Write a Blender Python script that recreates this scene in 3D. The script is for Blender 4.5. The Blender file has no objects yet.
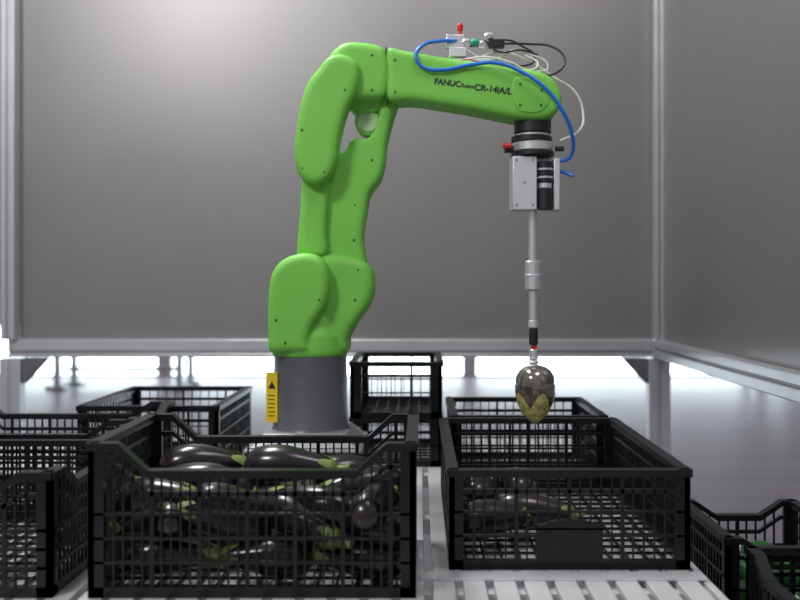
import bpy, bmesh, math, random
from mathutils import Vector, Matrix
random.seed(7)
sc = bpy.context.scene
try:
    sc.view_settings.view_transform = 'Standard'
    sc.view_settings.look = 'None'
except Exception: pass

CAM_H = 1.30
F = 938.0
TABLE = CAM_H - 0.473

# ---------------------------------------------------------------- materials
def mat(name, col, rough=0.5, metal=0.0, coat=0.0, noise=0.0, nscale=20.0, bump=0.0, bscale=200.0, spec=0.5, stretch=None, rnoise=0.0):
    m = bpy.data.materials.new(name); m.use_nodes = True
    nt = m.node_tree; b = nt.nodes['Principled BSDF']
    b.inputs['Base Color'].default_value = (*col, 1)
    b.inputs['Roughness'].default_value = rough
    b.inputs['Metallic'].default_value = metal
    b.inputs['Coat Weight'].default_value = coat
    b.inputs['Coat Roughness'].default_value = 0.05 if coat > 0.25 else 0.35
    b.inputs['Specular IOR Level'].default_value = spec
    tc = nt.nodes.new('ShaderNodeTexCoord')
    mp = nt.nodes.new('ShaderNodeMapping')
    nt.links.new(tc.outputs['Object'], mp.inputs['Vector'])
    if stretch: mp.inputs['Scale'].default_value = stretch
    if noise > 0 or rnoise > 0:
        n = nt.nodes.new('ShaderNodeTexNoise'); n.inputs['Scale'].default_value = nscale
        n.inputs['Detail'].default_value = 4
        nt.links.new(mp.outputs[0], n.inputs['Vector'])
    if noise > 0:
        r = nt.nodes.new('ShaderNodeValToRGB')
        r.color_ramp.elements[0].position = 0.3; r.color_ramp.elements[1].position = 0.7
        r.color_ramp.elements[0].color = (*[max(0, c*(1-noise)) for c in col], 1)
        r.color_ramp.elements[1].color = (*[min(1, c*(1+noise)) for c in col], 1)
        nt.links.new(n.outputs['Fac'], r.inputs[0]); nt.links.new(r.outputs[0], b.inputs['Base Color'])
    if rnoise > 0:
        mr = nt.nodes.new('ShaderNodeMapRange')
        mr.inputs['To Min'].default_value = rough-rnoise; mr.inputs['To Max'].default_value = rough+rnoise
        nt.links.new(n.outputs['Fac'], mr.inputs['Value']); nt.links.new(mr.outputs[0], b.inputs['Roughness'])
    if bump > 0:
        n2 = nt.nodes.new('ShaderNodeTexNoise'); n2.inputs['Scale'].default_value = bscale
        nt.links.new(mp.outputs[0], n2.inputs['Vector'])
        bp = nt.nodes.new('ShaderNodeBump'); bp.inputs['Strength'].default_value = bump
        bp.inputs['Distance'].default_value = 0.002
        nt.links.new(n2.outputs['Fac'], bp.inputs['Height']); nt.links.new(bp.outputs[0], b.inputs['Normal'])
    return m
def emis(name, col, st):
    m = bpy.data.materials.new(name); m.use_nodes = True
    b = m.node_tree.nodes['Principled BSDF']
    b.inputs['Base Color'].default_value = (*col, 1)
    b.inputs['Emission Color'].default_value = (*col, 1)
    b.inputs['Emission Strength'].default_value = st
    return m

M_GREEN = mat('robot_green_paint', (0.185, 0.55, 0.075), 0.5, noise=0.05, nscale=6, bump=0.25, bscale=350, spec=0.4, coat=0.1)
M_PALE = mat('pale_cover', (0.42, 0.62, 0.30), 0.5, noise=0.05)
M_BASE = mat('pedestal_grey', (0.12, 0.125, 0.14), 0.36, metal=0.25, noise=0.08)
M_BASE2 = mat('base_casting', (0.28, 0.29, 0.30), 0.4, metal=0.3, noise=0.08)
M_BLACK = mat('black_rubber', (0.012, 0.012, 0.013), 0.4, noise=0.1)
M_CRATE = mat('black_crate_plastic', (0.0045, 0.005, 0.0065), 0.34, noise=0.25, nscale=12, spec=0.4)
M_ALU = mat('aluminium_profile', (0.50, 0.51, 0.53), 0.42, metal=0.7, noise=0.05, nscale=8)
M_STEEL = mat('machined_steel', (0.80, 0.81, 0.83), 0.28, metal=0.75, noise=0.04)
M_PLATE = mat('gripper_plate', (0.68, 0.69, 0.73), 0.4, metal=0.4, noise=0.03)
M_PANEL = mat('panel_composite', (0.220, 0.213, 0.214), 0.38, metal=0.5, noise=0.06, nscale=1.4, rnoise=0.05)
M_SLAT = mat('table_slats', (0.58, 0.58, 0.59), 0.4, metal=0.2, noise=0.08, nscale=10)
M_FLOOR = mat('floor_concrete', (0.32, 0.262, 0.305), 0.42, noise=0.2, nscale=1.3, stretch=(0.6, 3, 1), rnoise=0.08, spec=0.3)
M_WALLF = mat('warehouse_wall', (0.50, 0.45, 0.50), 0.7, noise=0.05, nscale=2)
M_GLOW = emis('background_glow', (0.82, 0.96, 1.0), 5.5)  # added glow standing in for the blown-out bright background
M_BLUE = mat('blue_hose', (0.01, 0.16, 0.62), 0.3, noise=0.03)
M_CLEAR = mat('white_hose', (0.72, 0.70, 0.66), 0.3, noise=0.03)
M_RED = mat('red_plastic', (0.65, 0.02, 0.02), 0.35, noise=0.03)
M_TEAL = mat('green_connector', (0.02, 0.35, 0.22), 0.35, noise=0.03)
M_YEL = mat('yellow_label', (0.85, 0.62, 0.02), 0.5, noise=0.03)
M_DARK = mat('dark_print', (0.015, 0.03, 0.015), 0.5, noise=0.02)
M_SEAM = mat('seam_green', (0.03, 0.12, 0.012), 0.6, noise=0.02)
M_EGG = mat('eggplant_skin', (0.010, 0.005, 0.009), 0.2, coat=0.2, noise=0.35, nscale=14)
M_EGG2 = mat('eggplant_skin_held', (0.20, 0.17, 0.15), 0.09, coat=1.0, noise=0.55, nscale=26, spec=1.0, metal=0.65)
M_CALYX = mat('calyx_green', (0.15, 0.20, 0.05), 0.55, noise=0.35, nscale=50)
M_CALYX2 = mat('calyx_yellow', (0.50, 0.46, 0.17), 0.4, noise=0.5, nscale=70)
M_GBOT = mat('green_produce', (0.02, 0.10, 0.02), 0.3, noise=0.4, nscale=30)

# ---------------------------------------------------------------- helpers
def link(o, parent=None):
    sc.collection.objects.link(o)
    if parent: o.parent = parent
    return o
def empty(name):
    e = bpy.data.objects.new(name, None); e.empty_display_size = 0.1
    return link(e)
class MB:
    def __init__(s): s.v = []; s.f = []; s.mi = []; s.sm = []
    def hexa(s, pts, mi=0):
        b = len(s.v); s.v += [tuple(p) for p in pts]
        for q in [(0,3,2,1),(4,5,6,7),(0,1,5,4),(1,2,6,5),(2,3,7,6),(3,0,4,7)]:
            s.f.append(tuple(b+i for i in q)); s.mi.append(mi); s.sm.append(False)
    def box(s, x0, x1, y0, y1, z0, z1, mi=0):
        s.hexa([(x0,y0,z0),(x1,y0,z0),(x1,y1,z0),(x0,y1,z0),(x0,y0,z1),(x1,y0,z1),(x1,y1,z1),(x0,y1,z1)], mi)
    def rings(s, rings, mi=0, smooth=True, cap=True):
        b = len(s.v); n = len(rings[0])
        for r in rings: s.v += [tuple(p) for p in r]
        for k in range(len(rings)-1):
            for i in range(n):
                j = (i+1) % n
                s.f.append((b+k*n+i, b+k*n+j, b+(k+1)*n+j, b+(k+1)*n+i)); s.mi.append(mi); s.sm.append(smooth)
        if cap:
            s.f.append(tuple(b+i for i in reversed(range(n)))); s.mi.append(mi); s.sm.append(False)
            e = b+(len(rings)-1)*n
            s.f.append(tuple(e+i for i in range(n))); s.mi.append(mi); s.sm.append(False)
    def lathe(s, c, axis, prof, mi=0, n=28):
        a = Vector(axis).normalized(); c = Vector(c)
        u = a.orthogonal().normalized(); w = a.cross(u)
        rs = []
        for d, r in prof:
            rs.append([c + a*d + (u*math.cos(t)+w*math.sin(t))*r for t in [2*math.pi*i/n for i in range(n)]])
        s.rings(rs, mi)
    def obj(s, name, mats, parent=None, bevel=0, sharp=38):
        me = bpy.data.meshes.new(name); me.from_pydata(s.v, [], s.f)
        for m in mats: me.materials.append(m)
        for p, mi, sm in zip(me.polygons, s.mi, s.sm): p.material_index = mi; p.use_smooth = sm
        me.update()
        bm = bmesh.new(); bm.from_mesh(me); bmesh.ops.recalc_face_normals(bm, faces=bm.faces); bm.to_mesh(me); bm.free()
        me.set_sharp_from_angle(angle=math.radians(sharp))
        o = link(bpy.data.objects.new(name, me), parent)
        if bevel:
            md = o.modifiers.new('bevel', 'BEVEL'); md.width = bevel; md.segments = 2; md.limit_method = 'ANGLE'
            md.angle_limit = math.radians(40)
        return o

# ---------------------------------------------------------------- camera
cd = bpy.data.cameras.new('camera'); cam = link(bpy.data.objects.new('camera', cd))
cam.location = (0, 0, CAM_H); cam.rotation_euler = (math.radians(90), 0, 0)
cd.sensor_width = 36; cd.lens = F/800*36; cd.shift_x = -20/800; cd.shift_y = -15/800
cd.dof.use_dof = True; cd.dof.focus_distance = 1.85; cd.dof.aperture_fstop = 2.8
sc.camera = cam

# ---------------------------------------------------------------- enclosure
WB = 3.40; WR = 0.841; WL = -1.45
RZ = CAM_H-0.2175
b = MB(); b.box(WL, WR, WB, WB+0.02, RZ+0.02, 3.2); b.obj('wall_back', [M_PANEL])
b = MB(); b.box(WR+0.03, WR+0.05, 0.6, WB+0.0, RZ+0.02, 3.2); b.obj('wall_right', [M_PANEL])
b = MB()
t = 0.066
b.box(WL-0.03, WR, WB-0.035, WB-0.001, RZ-t*0.64, RZ-0.028)
b.box(WL-0.03, WR, WB-0.035, WB-0.001, RZ-0.020, RZ+0.022)
b.box(WL-0.03, WR, WB-0.029, WB-0.001, RZ-0.028, RZ-0.020)
b.obj('trim_1', [M_ALU], bevel=0.003)
b = MB()
b.box(WR-0.012, WR+0.028, 0.6, WB-0.04, RZ-0.042, RZ-0.012)
b.box(WR-0.012, WR+0.028, 0.6, WB-0.04, RZ-0.005, RZ+0.022)
b.box(WR-0.004, WR+0.028, 0.6, WB-0.04, RZ-0.012, RZ-0.005)
b.obj('trim_2', [M_ALU], bevel=0.003)
def post(name, xa, xb, z0, z1, y=WB-0.06):
    b = MB(); w = (xb-xa)
    b.box(xa, xa+w*0.40, y, y+0.05, z0, z1)
    b.box(xb-w*0.40, xb, y, y+0.05, z0, z1)
    b.box(xa+w*0.4, xb-w*0.4, y+0.008, y+0.05, z0, z1)
    return b.obj(name, [M_ALU], bevel=0.002)
post('trim_3', WR-0.004, WR+0.030, RZ+0.022, 3.2)
post('frame_post', WR-0.025, WR+0.052, 0.0, RZ-0.045)
post('trim_4', WL-0.045, WL+0.005, RZ+0.022, 3.2)
post('frame_post', WL-0.05, WL+0.025, 0.0, RZ-0.045)
def gusset(x, sgn):
    b = MB(); y = WB-0.05; z = RZ-0.044; L = 0.09
    b.hexa([(x,y,z-L),(x+sgn*0.006,y,z-L),(x+sgn*0.006,y+0.035,z-L),(x,y+0.035,z-L),
           (x,y,z),(x+sgn*L,y,z),(x+sgn*L,y+0.035,z),(x,y+0.035,z)])
    b.obj('corner_bracket', [M_BASE])
gusset(WR-0.026, -1); gusset(WL+0.027, 1)

# ---------------------------------------------------------------- warehouse
b = MB(); b.box(-12, 12, -4, 14, -0.1, 0.0); b.obj('floor', [M_FLOOR])
WH = 0.72
b = MB(); b.box(-12, 12, 13.2, 13.4, 0, 0.03); b.box(-12, 12, 13.2, 13.4, WH, 6)
xs = [-12, -7.9, -3.7, 0.6, 5.2, 9.8]
for x in xs: b.box(x, x+0.2, 13.2, 13.4, 0.03, WH)
b.obj('wall_far', [M_WALLF])
for i in range(5):
    b = MB(); b.box(xs[i]+0.2, xs[i+1], 13.28, 13.3, 0.03, WH); b.obj('glow_strip_%d' % (i+1), [M_GLOW])  # added glowing strips, kept low to limit their reflection on the floor
def bench(x, y, w, m):
    b = MB()
    b.box(x, x+w, y, y+0.7, 0.62, 0.72)
    for xx in (x+0.05, x+w-0.13):
        for yy in (y+0.03, y+0.6): 
            b.box(xx, xx+0.08, yy, yy+0.08, 0.0, 0.62); b.box(xx-0.08, xx+0.16, yy-0.05, yy+0.13, 0, 0.05)
    b.box(x+0.1, x+w-0.1, y+0.3, y+0.36, 0.2, 0.26)
    b.obj('workbench', [m], bevel=0.01)
bench(-4.6, 11.6, 1.7, M_ALU); bench(4.3, 12.0, 1.5, M_ALU)

# ---------------------------------------------------------------- table
b = MB()
TX0, TX1, TY0, TY1 = -1.30, 0.455, 1.0, 2.95
n = 36; pitch = (TX1-TX0)/n
for i in range(n):
    x = TX0+i*pitch
    b.box(x+0.004, x+pitch-0.010, TY0, TY1, TABLE-0.012, TABLE-0.0005)
for y in (1.15, 1.475, 1.95, 2.4, 2.85):
    b.box(TX0, TX1, y, y+0.03, TABLE-0.045, TABLE-0.0125)
b.box(TX0-0.02, TX0, TY0, TY1, TABLE-0.06, TABLE)
b.box(TX1, TX1+0.012, TY0, TY1, TABLE-0.06, TABLE-0.002)
b.box(TX0, TX1, TY0-0.02, TY0, TABLE-0.06, TABLE)
for x in (TX0, -0.42, TX1-0.05):
    for y in (TY0, TY1-0.05): b.box(x, x+0.05, y, y+0.05, 0, TABLE-0.0455)
b.obj('slatted_table', [M_SLAT], bevel=0.0015)
b = MB(); b.box(0.0, 0.46, 1.500, 1.535, TABLE, TABLE+0.004); b.obj('stop_strip', [M_PLATE])
LOW = CAM_H-0.66
b = MB(); b.box(0.50, 1.35, 0.9, 2.25, LOW-0.03, LOW)
for x in (0.52, 1.29):
    for y in (0.92, 2.19): b.box(x, x+0.04, y, y+0.04, 0, LOW-0.03)
b.obj('low_stand', [M_BASE], bevel=0.003)

# ---------------------------------------------------------------- crates
def crate(x0, x1, y0, y1, z0, h, dipx=0.0, dipy=0.0, cx=0.05, pitch=0.0165, plate=False, rows=3, name='plastic_crate', thin=1.0, cw=0.024):
    b = MB(); T = 0.012; R = 0.016
    def wall(A, B, inward, dip, plate=False):
        A = Vector((*A, 0)); B = Vector((*B, 0)); L = (B-A).length; d = (B-A)/L; nrm = Vector((*inward, 0))
        def bx(u0, u1, n0, n1, za0, za1, zb0, zb1):
            p = []; q = []
            for (u, za, nn) in [(u0, za0, n0),(u1, za1, n0),(u1, za1, n1),(u0, za0, n1)]:
                p.append(A+d*u+nrm*nn+Vector((0,0,za)))
            for (u, zb, nn) in [(u0, zb0, n0),(u1, zb1, n0),(u1, zb1, n1),(u0, zb0, n1)]:
                q.append(A+d*u+nrm*nn+Vector((0,0,zb)))
            b.hexa(p+q)
        def bq(u0, u1, n0, n1, a, c): bx(u0, u1, n0, n1, a, a, c, c)
        sl = 0.045
        def top(u):
            if dip <= 0: return h
            e = min(u, L-u)
            if e < cx: return h
            if e > cx+sl: return h-dip
            return h-dip*(e-cx)/sl
        ks = [0, cx, cx+sl, L-cx-sl, L-cx, L] if dip > 0 else [0, L]
        for a, c in zip(ks[:-1], ks[1:]):
            ta, tb = z0+top(a), z0+top(c)
            bx(a, c, -0.004, T+0.004, ta-R*0.75, tb-R*0.75, ta, tb)
            bx(a, c, 0.001, T-0.003, ta-R*2.5, tb-R*2.5, ta-R*2.05, tb-R*2.05)
        bq(0, L, 0, T, z0, z0+0.016)
        bq(0, cw, 0, T*0.8, z0, z0+h-0.002)
        bq(L-cw, L, 0, T*0.8, z0, z0+h-0.002)
        hh = h-dip-R*1.9
        for k in range(rows):
            zz = z0+0.016+(hh-0.016)*(k+1)/(rows+1)
            bq(0, L, 0.0, T*0.6, zz-0.0025*thin, zz+0.0025*thin)
        m = max(2, int((L-2*cw)/pitch))
        for i in range(1, m):
            u = cw+(L-2*cw)*i/m
            w = (0.0038 if i % 5 == 0 else 0.0017)*thin
            tt = top(u)-R*0.5
            bq(u-w, u+w, 0.001, T*0.45, z0, z0+tt)
        if plate:
            pw = 0.055
            bq(L/2-pw, L/2+pw, -0.002, T*0.6, z0+0.012, z0+h*0.42)
            bq(L/2-pw*0.35, L/2+pw*0.35, -0.002, T*0.6, z0+h*0.40, z0+h*0.5)
            bx(L/2-pw*1.0, L/2-pw*0.35, -0.002, T*0.6, z0+h*0.40, z0+h*0.40, z0+h*0.44, z0+h*0.5)
            bx(L/2+pw*0.35, L/2+pw*1.0, -0.002, T*0.6, z0+h*0.40, z0+h*0.40, z0+h*0.5, z0+h*0.44)
    wall((x0,y0),(x1,y0),(0,1),dipx,plate)
    wall((x0,y1),(x1,y1),(0,-1),dipx)
    wall((x0,y0),(x0,y1),(1,0),dipy); wall((x1,y0),(x1,y1),(-1,0),dipy)
    k = int((x1-x0)/0.03)
    for i in range(1, k):
        x = x0+(x1-x0)*i/k; b.box(x-0.002, x+0.002, y0+T, y1-T, z0+0.002, z0+0.007)
    k = int((y1-y0)/0.04)
    for i in range(1, k):
        y = y0+(y1-y0)*i/k; b.box(x0+T, x1-T, y-0.002, y+0.002, z0+0.002, z0+0.007)
    return b.obj(name, [M_CRATE])

Z = TABLE+0.0003
crate(-0.502, -0.006, 1.417, 1.745, Z, 0.234, dipx=0.041, cx=0.045, pitch=0.0140, thin=0.85)
crate(0.048, 0.449, 1.557, 2.169, Z, 0.166, pitch=0.0175, plate=True, rows=2, thin=0.8)
crate(-0.98, -0.556, 1.417, 1.90, Z, 0.190, dipx=0.03, dipy=0.03, pitch=0.016)
crate(-1.10, -0.598, 1.95, 2.27, Z, 0.192, dipx=0.03, dipy=0.02, pitch=0.018, thin=0.8)
crate(-0.84, -0.495, 2.30, 2.75, Z, 0.176, pitch=0.023, rows=2, thin=0.7)
crate(-0.182, 0.058, 2.44, 2.80, Z, 0.125, pitch=0.023, rows=1, thin=0.6, cw=0.03)
crate(-0.182, 0.058, 2.44, 2.80, Z+0.1255, 0.147, pitch=0.023, rows=1, thin=0.6, cw=0.03)
crate(0.074, 0.438, 2.20, 2.57, Z, 0.166, pitch=0.022, rows=2, thin=0.75)
crate(0.545, 0.785, 1.67, 1.97, LOW, 0.21, dipx=0.03, cx=0.03, pitch=0.018)
crate(0.575, 0.93, 1.24, 1.655, LOW, 0.20, dipy=0.03, pitch=0.018)

# ---------------------------------------------------------------- eggplants
PROF = [(0.0,0.0),(0.015,0.34),(0.05,0.62),(0.12,0.86),(0.22,0.98),(0.34,1.0),(0.48,0.94),(0.62,0.80),(0.76,0.65),(0.88,0.55),(0.96,0.44),(1.0,0.20)]
PROF_H = [(0.0,0.0),(0.01,0.28),(0.04,0.55),(0.10,0.78),(0.20,0.94),(0.34,1.0),(0.50,0.97),(0.64,0.87),(0.78,0.68),(0.88,0.50),(0.96,0.28),(1.0,0.12)]
def eggplant(b, M, L=0.21, R=0.043, bend=0.02, mi=0, ci=1, prof=PROF, cal=0.70, lob=0.13, stem=1.0):
    rs = []; n = 24
    for t, r in prof:
        x = -L/2+L*t; off = bend*(1-(2*t-1)**2); q = max(r,0.02)*R
        rs.append([M @ Vector((x, q*math.cos(a), off+q*math.sin(a))) for a in [2*math.pi*i/n for i in range(n)]])
    b.rings(rs, mi)
    n2 = 40; rs = []
    def rad(tt):
        for (ta, ra), (tb, rb) in zip(prof[:-1], prof[1:]):
            if ta <= tt <= tb: return ra+(rb-ra)*(tt-ta)/(tb-ta)
        return prof[-1][1]
    for k in [0, 0.12, 0.3, 0.5, 0.75, 1.0]:
        ring = []
        for i in range(n2):
            a = 2*math.pi*i/n2
            lobe = (0.5+0.5*math.cos(5*a))**0.8
            tt = 1.0-(1.0-cal)*k*(lobe+(1-lobe)*(1-min(0.9, lob/(1-cal)*1.2)))
            rr = rad(tt)*R+0.0022
            off = bend*(1-(2*tt-1)**2)
            ring.append(M @ Vector((-L/2+L*tt, rr*math.cos(a), off+rr*math.sin(a))))
        rs.append(ring)
    b.rings(rs, ci, cap=False)
    rs = []
    for d, r, o in [(0.0,0.009,0),(0.012,0.0075,0.001),(0.024,0.0065,0.005),(0.034,0.008,0.01)]:
        rs.append([M @ Vector((L/2+(d-0.002)*stem, r*math.cos(a)*min(1,stem+0.2), o*stem+r*math.sin(a)*min(1,stem+0.2))) for a in [2*math.pi*i/10 for i in range(10)]])
    b.rings(rs, ci)
def EM(x, y, z, yaw=0, pitch=0, roll=0):
    return Matrix.Translation((x, y, z)) @ Matrix.Rotation(math.radians(yaw), 4, 'Z') @ Matrix.Rotation(math.radians(-pitch), 4, 'Y') @ Matrix.Rotation(math.radians(roll), 4, 'X')
b = MB()
lay = [
 (-0.39,1.478,0.042,4,0,0),(-0.24,1.476,0.042,186,3,0),(-0.095,1.478,0.042,176,3,0),(-0.38,1.58,0.045,-6,0,0),(-0.22,1.575,0.045,186,0,0),(-0.09,1.575,0.045,96,0,0),(-0.38,1.675,0.05,3,0,0),(-0.15,1.675,0.05,0,0,0),
 (-0.42,1.470,0.098,150,-10,0),(-0.31,1.475,0.098,204,18,0),(-0.19,1.475,0.100,-30,-16,0),(-0.085,1.478,0.095,170,12,0),(-0.37,1.58,0.10,12,3,0),(-0.22,1.585,0.10,-12,3,0),(-0.09,1.60,0.10,200,5,0),(-0.30,1.68,0.10,10,0,0),(-0.12,1.68,0.10,170,0,0),
 (-0.42,1.49,0.128,-12,8,0),(-0.29,1.485,0.122,14,-12,0),(-0.17,1.485,0.120,165,8,0),(-0.07,1.49,0.120,75,0,0),
 (-0.39,1.60,0.134,186,4,0),(-0.225,1.63,0.156,-4,-2,0),(-0.10,1.60,0.124,200,-4,0),(-0.39,1.69,0.145,12,0,0),(-0.12,1.69,0.13,14,0,0),
]
for i, (x,y,z,yw,pt,rl) in enumerate(lay):
    eggplant(b, EM(x,y,Z+z,yw,pt,rl), L=0.145+0.022*random.random(), R=0.031+0.003*random.random(), bend=0.012*random.random(), cal=0.80, lob=0.12, stem=0.7)
b.obj('eggplant_pile', [M_EGG, M_CALYX], sharp=80)
for (x,y,yw) in [(0.125,1.95,78),(0.20,2.00,100),(0.21,1.76,-10),(0.13,1.70,30)]:
    b = MB(); eggplant(b, EM(x,y,Z+0.045,yw), L=0.16, R=0.036, bend=0.006, cal=0.84, lob=0.09, stem=0.6); b.obj('eggplant', [M_EGG, M_CALYX], sharp=80)
b = MB()
for i in range(24):
    x = 0.60+0.13*random.random(); y = 1.73+0.17*random.random()
    eggplant(b, EM(x,y,LOW+0.04+0.03*(i//9)+0.01*random.random(),random.random()*360), L=0.10, R=0.026, bend=0.004)
for i in range(30):
    x = 0.65+0.2*random.random(); y = 1.31+0.28*random.random()
    eggplant(b, EM(x,y,LOW+0.04+0.035*(i//9)+0.01*random.random(),random.random()*360), L=0.10, R=0.026, bend=0.004)
b.obj('green_pepper_pile', [M_GBOT, M_GBOT], sharp=80)

# ---------------------------------------------------------------- robot
RY = 2.10; S = RY/F
robot = empty('robot_arm')
def RX(px, d=0): return (px-420)*(RY+d)/F
def RZp(py, d=0): return CAM_H+(285-py)*(RY+d)/F
def smooth(pts, sub=5):
    out = []; n = len(pts)
    for i in range(n):
        p0, p1, p2, p3 = [Vector(pts[(i+k-1) % n]) for k in range(4)]
        for j in range(sub):
            t = j/sub
            out.append(0.5*((2*p1)+(p2-p0)*t+(2*p0-5*p1+4*p2-p3)*t*t+(3*p1-p0-3*p2+p3)*t**3))
    return out
def slab(b, pts, d0, d1, r, mi=0, sub=5):
    dd = d0+r*0.7
    P = smooth([(RX(p[0], dd), RZp(p[1], dd)) for p in pts], sub)
    area = sum(P[i].x*P[(i+1)%len(P)].y-P[(i+1)%len(P)].x*P[i].y for i in range(len(P)))
    if area < 0: P.reverse()
    n = len(P); N = []
    for i in range(n):
        t = (P[(i+2)%n]-P[i-2])
        if t.length < 1e-9: t = Vector((1,0))
        t.normalize(); N.append(Vector((-t.y, t.x)))
    rs = []; K = 6
    for k in range(K+1):
        a = math.pi/2*k/K; off = r*(1-math.sin(a)); y = d0+r*(1-math.cos(a))
        rs.append([(P[i].x+N[i].x*off, RY+y, P[i].y+N[i].y*off) for i in range(n)])
    for k in range(K+1):
        a = math.pi/2*(1-k/K); off = r*(1-math.sin(a)); y = d1-r*(1-math.cos(a))
        rs.append([(P[i].x+N[i].x*off, RY+y, P[i].y+N[i].y*off) for i in range(n)])
    b.rings(rs, mi)
def cast(b, name, mats, vox=0.0035, it=8):
    o = b.obj(name, mats, robot)
    md = o.modifiers.new('remesh', 'REMESH'); md.mode = 'VOXEL'; md.voxel_size = vox; md.use_smooth_shade = True
    s = o.modifiers.new('smooth', 'SMOOTH'); s.factor = 0.5; s.iterations = it
    return o

b = MB()
b.lathe((RX(310.5), RY, 0), (0,0,1), [(RZp(428),0.088),(RZp(424),0.0835),(RZp(360),0.0810),(RZp(354),0.0810)], 0, 48)
b.obj('pedestal', [M_BASE], robot)
b = MB()
zb0, zb1 = RZp(440), RZp(427); w0, w1 = 0.118, 0.088
b.hexa([(RX(309)-w0,RY-w0,zb0),(RX(309)+w0,RY-w0,zb0),(RX(309)+w0,RY+w0,zb0),(RX(309)-w0,RY+w0,zb0),
        (RX(309)-w1,RY-w1,zb1),(RX(309)+w1,RY-w1,zb1),(RX(309)+w1,RY+w1,zb1),(RX(309)-w1,RY+w1,zb1)])
b.box(RX(309)-0.125, RX(309)+0.125, RY-0.125, RY+0.125, zb0-0.02, zb0)
for sx in (-1,1):
    for sy in (-1,1):
        b.lathe((RX(309)+sx*0.1, RY+sy*0.1, zb0), (0,0,1), [(0,0.009),(0.014,0.009)], 0, 12)
b.obj('base_flange', [M_BASE2], robot, bevel=0.004)
b = MB(); b.box(RX(309)-0.115, RX(309)+0.115, RY-0.11, RY+0.12, TABLE, zb0-0.02); b.obj('riser', [M_BASE], robot, bevel=0.004)
b = MB()
xa, xb_ = RX(270), RX(281); ya = RY-0.052
b.box(xa, xb_, ya, ya+0.003, RZp(419), RZp(370), 0)
b.box(xb_-0.004, xb_, ya+0.003, RY-0.03, RZp(419), RZp(370), 2)
cxm = (xa+xb_)/2
b.hexa([(cxm-0.008,ya-0.0006,RZp(386)),(cxm+0.008,ya-0.0006,RZp(386)),(cxm+0.008,ya,RZp(386)),(cxm-0.008,ya,RZp(386)),
        (cxm-0.0005,ya-0.0006,RZp(379)),(cxm+0.0005,ya-0.0006,RZp(379)),(cxm+0.0005,ya,RZp(379)),(cxm-0.0005,ya,RZp(379))], 1)
for k in range(6): b.box(cxm-0.008, cxm+0.007-0.002*(k%2), ya-0.0006, ya, RZp(393+4*k), RZp(392.2+4*k), 1)
b.obj('warning_label', [M_YEL, M_DARK, M_BASE], robot)

b = MB()
b.lathe((RX(310), RY, 0), (0,0,1), [(RZp(355),0.083),(RZp(350),0.085),(RZp(335),0.080),(RZp(318),0.06)], 0, 40)
slab(b, [(300,352),(298,300),(302,262),(330,254),(358,258),(371,268),(374,288),(369,306),(357,323),(349,338),(346,353),(325,355)], -0.045, 0.085, 0.022)
slab(b, [(270,352),(268,332),(268,302),(271,276),(282,260),(302,253),(318,256),(327,268),(329,288),(324,308),(313,326),(309,342),(309,352),(290,353)], -0.092, 0.03, 0.018)
cast(b, 'turret', [M_GREEN], it=5)
b = MB()
slab(b, [(298,272),(297,245),(300,210),(302,185),(312,168),(330,158),(345,150),(352,138),(368,138),(377,122),(381,96),(398,98),(394,115),(387,142),(385,162),(380,180),(370,194),(366,215),(363,240),(366,264),(360,285),(335,296),(310,290)], -0.020, 0.068, 0.016)
cast(b, 'upper_arm', [M_GREEN], it=5)
b = MB()
slab(b, [(317,70),(328,57),(343,54),(356,62),(359,77),(354,96),(346,112),(339,140),(336,162),(329,178),(316,185),(303,180),(296,168),(294,150),(297,122),(302,97),(309,80)], -0.080, 0.0, 0.016)
slab(b, [(304,178),(328,172),(328,200),(326,230),(326,255),(301,255),(300,225),(302,200)], -0.045, 0.0, 0.014)
cast(b, 'arm_cover', [M_GREEN], it=5)
b = MB()
b.lathe((RX(368), RY+0.02, RZp(122)), (0,1,0), [(-0.030,0.022),(-0.022,0.030),(0.03,0.030)], 0, 32)
b.obj('motor_cover', [M_PALE], robot, sharp=30)
b = MB()
slab(b, [(328,60),(336,48),(348,42),(368,43),(382,47),(388,58),(389,80),(384,98),(366,100),(346,100),(334,86)], -0.052, 0.072, 0.018)
slab(b, [(346,94),(384,94),(384,104),(374,113),(354,112)], -0.015, 0.065, 0.006)
cast(b, 'elbow', [M_GREEN], it=5)
b = MB()
slab(b, [(385,50),(387,49.5),(387.5,98),(385,98.5)], -0.045, 0.048, 0.003, sub=2)
b.obj('elbow_seam', [M_SEAM], robot)
b = MB()
slab(b, [(387,49),(402,50),(430,55),(470,61),(510,67),(538,71),(553,79),(561,92),(561,105),(553,116),(540,120),(516,119),(500,116),(470,110),(440,105),(412,101),(388,100),(386,75)], -0.052, 0.05, 0.015)
cast(b, 'forearm', [M_GREEN], it=5)
b = MB()
slab(b, [(515,78),(535,79),(547,86),(551,97),(546,108),(535,113),(518,110),(512,95)], -0.0540, -0.04, 0.003)
b.obj('wrist_cover', [M_GREEN], robot, sharp=80)
b = MB()
def screw(px, py, dy, r=0.0030):
    b.lathe((RX(px, dy), RY+dy, RZp(py, dy)), (0,-1,0), [(-0.003,r),(0.0008,r),(0.0012,r*0.6)], 0, 12)
for p in [(278,275,-0.090),(276,320,-0.0925),(316,265,-0.090),(319,300,-0.0905),(285,343,-0.0925),(302,130,-0.0795),(303,168,-0.0785),(324,172,-0.0785),(330,66,-0.0785),(347,68,-0.0785),(345,90,-0.0795),(312,92,-0.0785),
          (395,60,-0.052),(395,92,-0.052),(372,55,-0.052),(372,90,-0.052),(520,84,-0.0545),(520,105,-0.0545),(542,90,-0.0545),(541,105,-0.0545),(355,205,-0.019),(354,240,-0.02),(358,270,-0.044),(355,300,-0.045),(372,160,-0.02)]:
    screw(*p)
b.obj('screws', [M_SEAM], robot)
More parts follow.
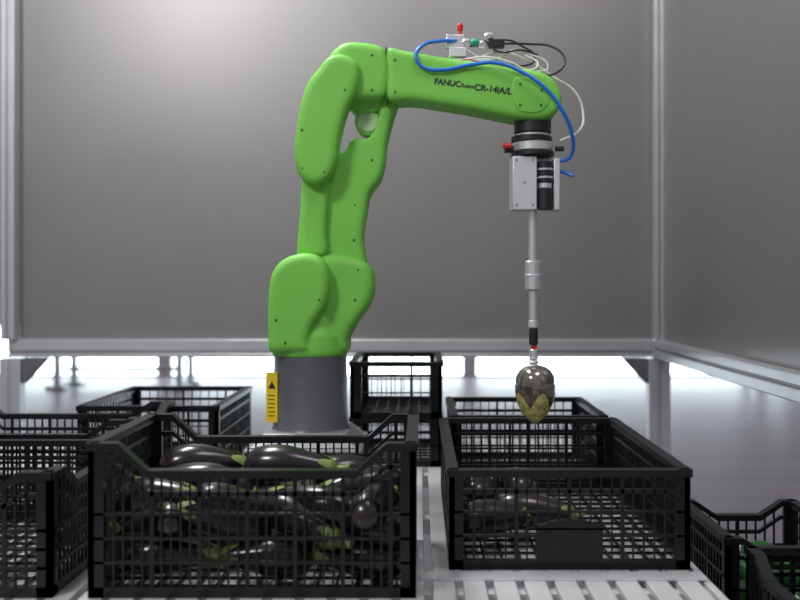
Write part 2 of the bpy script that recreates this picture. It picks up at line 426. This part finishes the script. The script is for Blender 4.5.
def text(s, px, py, h, sh=0, off=0.0006):
    cu = bpy.data.curves.new('lettering', 'FONT'); cu.body = s; cu.size = h; cu.extrude = 0.0003; cu.shear = sh; cu.offset = off
    o = bpy.data.objects.new('lettering', cu); link(o, robot)
    o.location = (RX(px,-0.05), RY-0.0527, RZp(py,-0.05)); o.rotation_euler = (math.radians(90), math.radians(7.0), 0)
    cu.materials.append(M_DARK)
text('FANUC', 434, 84.0, 0.0175); text('Robot', 460.5, 87.0, 0.0115, 0.2, 0.0003); text('CR-14iA/L', 474, 90.0, 0.0190, 0.05)

def cyl(name, px0, px1, py0, py1, m, dy=0, n=32):
    b = MB(); cx = (RX(px0)+RX(px1))/2; r = (RX(px1)-RX(px0))/2; z0 = RZp(py1); z1 = RZp(py0); e = min(0.002, (z1-z0)*0.2)
    b.lathe((cx, RY+dy, 0), (0,0,1), [(z0,r-e),(z0+e,r),(z1-e,r),(z1,r-e)], 0, n)
    return b.obj(name, [m], robot)
cyl('wrist_flange', 514, 551, 117, 134, M_BLACK)
cyl('flange_ring', 516, 549, 134, 137, M_STEEL)
cyl('tool_changer', 511, 552, 137, 143, M_BLACK)
cyl('changer_ring', 512, 553, 143, 152, M_STEEL)
cyl('tool_plate', 511, 554, 152, 157, M_BLACK)
for k,(a,y) in enumerate([(505,147),(557,150)]):
    b = MB(); b.lathe((RX(a), RY-0.02, RZp(y)), (1,0,0), [(-0.007,0.006),(0.012,0.006)], 0, 16); b.obj('lock_knob', [M_RED if k == 0 else M_BLACK], robot)
b = MB()
b.lathe((RX(507), RY, RZp(149)), (1,0,0), [(-0.006,0.009),(0.02,0.009)], 0, 16); b.obj('knob_stem', [M_BLACK], robot)
b = MB()
b.box(RX(511), RX(535), RY-0.035, RY+0.035, RZp(211), RZp(158))
b.box(RX(552), RX(558), RY-0.030, RY+0.035, RZp(211), RZp(160))
b.box(RX(535), RX(552), RY+0.0, RY+0.035, RZp(209), RZp(158))
b.obj('gripper_body', [M_PLATE], robot, bevel=0.002)
b = MB(); 
for (x,y) in [(515,162),(531,162),(515,206),(531,206),(523,184)]:
    b.lathe((RX(x), RY-0.0355, RZp(y)), (0,-1,0), [(-0.001,0.002),(0.001,0.002)], 0, 12)
b.obj('gripper_screws', [M_BASE], robot)
cyl('pneumatic_cylinder', 536, 551, 163, 184, M_BLACK, -0.025)
cyl('cylinder_band', 537, 550, 184, 190, M_STEEL, -0.025)
cyl('cylinder_lower', 536, 551, 190, 211, M_BLACK, -0.025)
for y in (170, 178):
    cyl('valve_ring', 535.5, 551.5, y, y+2, M_STEEL, -0.025)
cyl('rod_upper', 528.5, 537, 210, 262, M_STEEL)
cyl('rod_collar', 525, 541, 261, 290, M_STEEL)
cyl('collar_groove', 524.5, 541.5, 274, 277, M_PLATE)
cyl('rod_lower', 529, 537.5, 290, 322, M_STEEL)
cyl('rod_sleeve', 528.5, 538, 320, 328, M_PLATE)
cyl('rod_black', 529, 538, 328, 345, M_BLACK)
cyl('suction_fitting', 531, 537, 345, 349, M_RED)
cyl('suction_stem', 529.5, 538, 349, 358, M_STEEL)
b = MB(); c = (RX(533.5), RY, 0)
b.lathe(c, (0,0,1), [(RZp(356),0.007),(RZp(358),0.011),(RZp(360),0.008),(RZp(362),0.013),(RZp(364),0.009),(RZp(367),0.017),(RZp(371),0.022)], 0, 24)
b.obj('suction_cup', [M_PLATE], robot, sharp=80)
b = MB(); Lh = (422-364.5)*S
eggplant(b, Matrix.Translation((RX(535), RY, RZp(393.5))) @ Matrix.Rotation(math.radians(90), 4, 'Y') @ Matrix.Rotation(math.radians(22), 4, 'X'), L=Lh, R=0.0455, bend=0.0, prof=PROF_H, cal=0.46, lob=0.22, stem=0.12)
b.obj('eggplant', [M_EGG2, M_CALYX2], sharp=80)

def hose(name, pts, r, m):
    cu = bpy.data.curves.new(name, 'CURVE'); cu.dimensions = '3D'; cu.bevel_depth = r; cu.bevel_resolution = 3; cu.resolution_u = 8; cu.use_fill_caps = True
    sp = cu.splines.new('BEZIER'); sp.bezier_points.add(len(pts)-1)
    for bp_, p in zip(sp.bezier_points, pts):
        bp_.co = (RX(p[0], p[2]), RY+p[2], RZp(p[1], p[2])); bp_.handle_left_type = bp_.handle_right_type = 'AUTO'
    cu.materials.append(m); link(bpy.data.objects.new(name, cu), robot)
hose('blue_hose', [(458,41,-0.01),(440,41,-0.03),(422,46,-0.05),(416,57,-0.06),(423,67,-0.06),(442,70,-0.06),(470,65,-0.06),(497,63,-0.065),(522,72,-0.07),(545,88,-0.075),(562,110,-0.07),(572,135,-0.05),(572,153,-0.03),(566,160,-0.02),(556,160,-0.01)], 0.0042, M_BLUE)
hose('blue_hose_stub', [(556,171,-0.01),(564,172,-0.012),(573,176,-0.02)], 0.0045, M_BLUE)
hose('white_hose', [(470,62,-0.02),(500,52,0.0),(530,62,0.01),(555,78,0.01),(575,92,0.01),(583,112,0.01),(580,130,0.0),(560,141,0.0)], 0.0028, M_CLEAR)
hose('white_hose_small', [(466,50,-0.02),(490,60,-0.01),(515,50,-0.01),(530,54,0.0),(548,68,0.0),(535,72,0)], 0.0022, M_CLEAR)
hose('white_hose_loop', [(462,60,-0.03),(485,57,-0.04),(510,62,-0.04),(530,70,-0.03),(538,64,-0.02),(525,55,-0.01)], 0.0022, M_CLEAR)
hose('black_cable', [(470,46,-0.01),(500,44,0.0),(530,44,0.01),(555,48,0.0),(565,60,-0.01),(556,73,-0.02),(540,76,-0.01)], 0.0026, M_BLACK)
hose('black_cable_thin', [(480,48,0.0),(505,40,0.0),(522,46,0.01),(535,58,0.01),(522,66,0.0),(505,60,0.0)], 0.0022, M_BLACK)
hose('black_cable_low', [(484,40,-0.02),(500,52,-0.02),(520,50,-0.02),(538,55,-0.01)], 0.0022, M_BLACK)
hose('red_wire', [(450,68,-0.03),(462,60,-0.04),(480,62,-0.03)], 0.0012, M_RED)
b = MB()
b.box(RX(449), RX(466), RY-0.025, RY+0.01, RZp(59), RZp(50), 0)
b.box(RX(446), RX(464), RY-0.015, RY+0.005, RZp(49), RZp(36), 1)
b.box(RX(452), RX(490), RY-0.02, RY+0.02, RZp(66), RZp(60), 0)
b.box(RX(488), RX(504), RY-0.02, RY+0.0, RZp(49), RZp(41), 2)
b.obj('valve_block', [M_PLATE, M_STEEL, M_BLACK], robot, bevel=0.0015)
b = MB()
b.lathe((RX(460), RY-0.005, 0), (0,0,1), [(RZp(37),0.004),(RZp(31),0.004),(RZp(31),0.006),(RZp(26),0.007),(RZp(24),0.004)], 0, 16)
b.obj('red_knob', [M_RED], robot)
for (px, py, m) in [(474,44,M_TEAL),(466,44,M_STEEL),(482,46,M_STEEL),(488,38,M_STEEL)]:
    b = MB(); b.lathe((RX(px), RY-0.015, RZp(py)), (1,0,0.1), [(-0.009,0.005),(-0.004,0.0085),(0.005,0.0085),(0.01,0.006)], 0, 6 if m == M_STEEL else 16); b.obj('hose_fitting', [m], robot)

# ---------------------------------------------------------------- lights
def area(name, loc, tgt, sx, sy, power, col=(1,1,1)):
    l = bpy.data.lights.new(name, 'AREA'); l.shape = 'RECTANGLE'; l.size = sx; l.size_y = sy; l.energy = power; l.color = col
    o = link(bpy.data.objects.new(name, l)); o.location = loc
    o.rotation_euler = (Vector(tgt)-Vector(loc)).to_track_quat('-Z', 'Y').to_euler()
area('overhead_light', (-1.9, -1.0, 3.75), (-0.2, 2.4, 1.1), 0.7, 0.4, 66, (1,0.98,0.97))
area('overhead_light', (0.9, 0.9, 3.7), (0.1, 2.2, 1.0), 1.4, 0.8, 26, (1,0.98,0.97))  # added front softbox for the robot and panels, not a real lamp
area('overhead_light', (-0.9, 2.3, 3.5), (-0.3, 2.2, 1.0), 1.0, 0.5, 54, (1,1,1))  # key light from above, left of the robot
w = bpy.data.worlds.new('world'); sc.world = w; w.use_nodes = True
bg = w.node_tree.nodes['Background']; bg.inputs[0].default_value = (0.94, 0.95, 1.0, 1); bg.inputs[1].default_value = 0.33
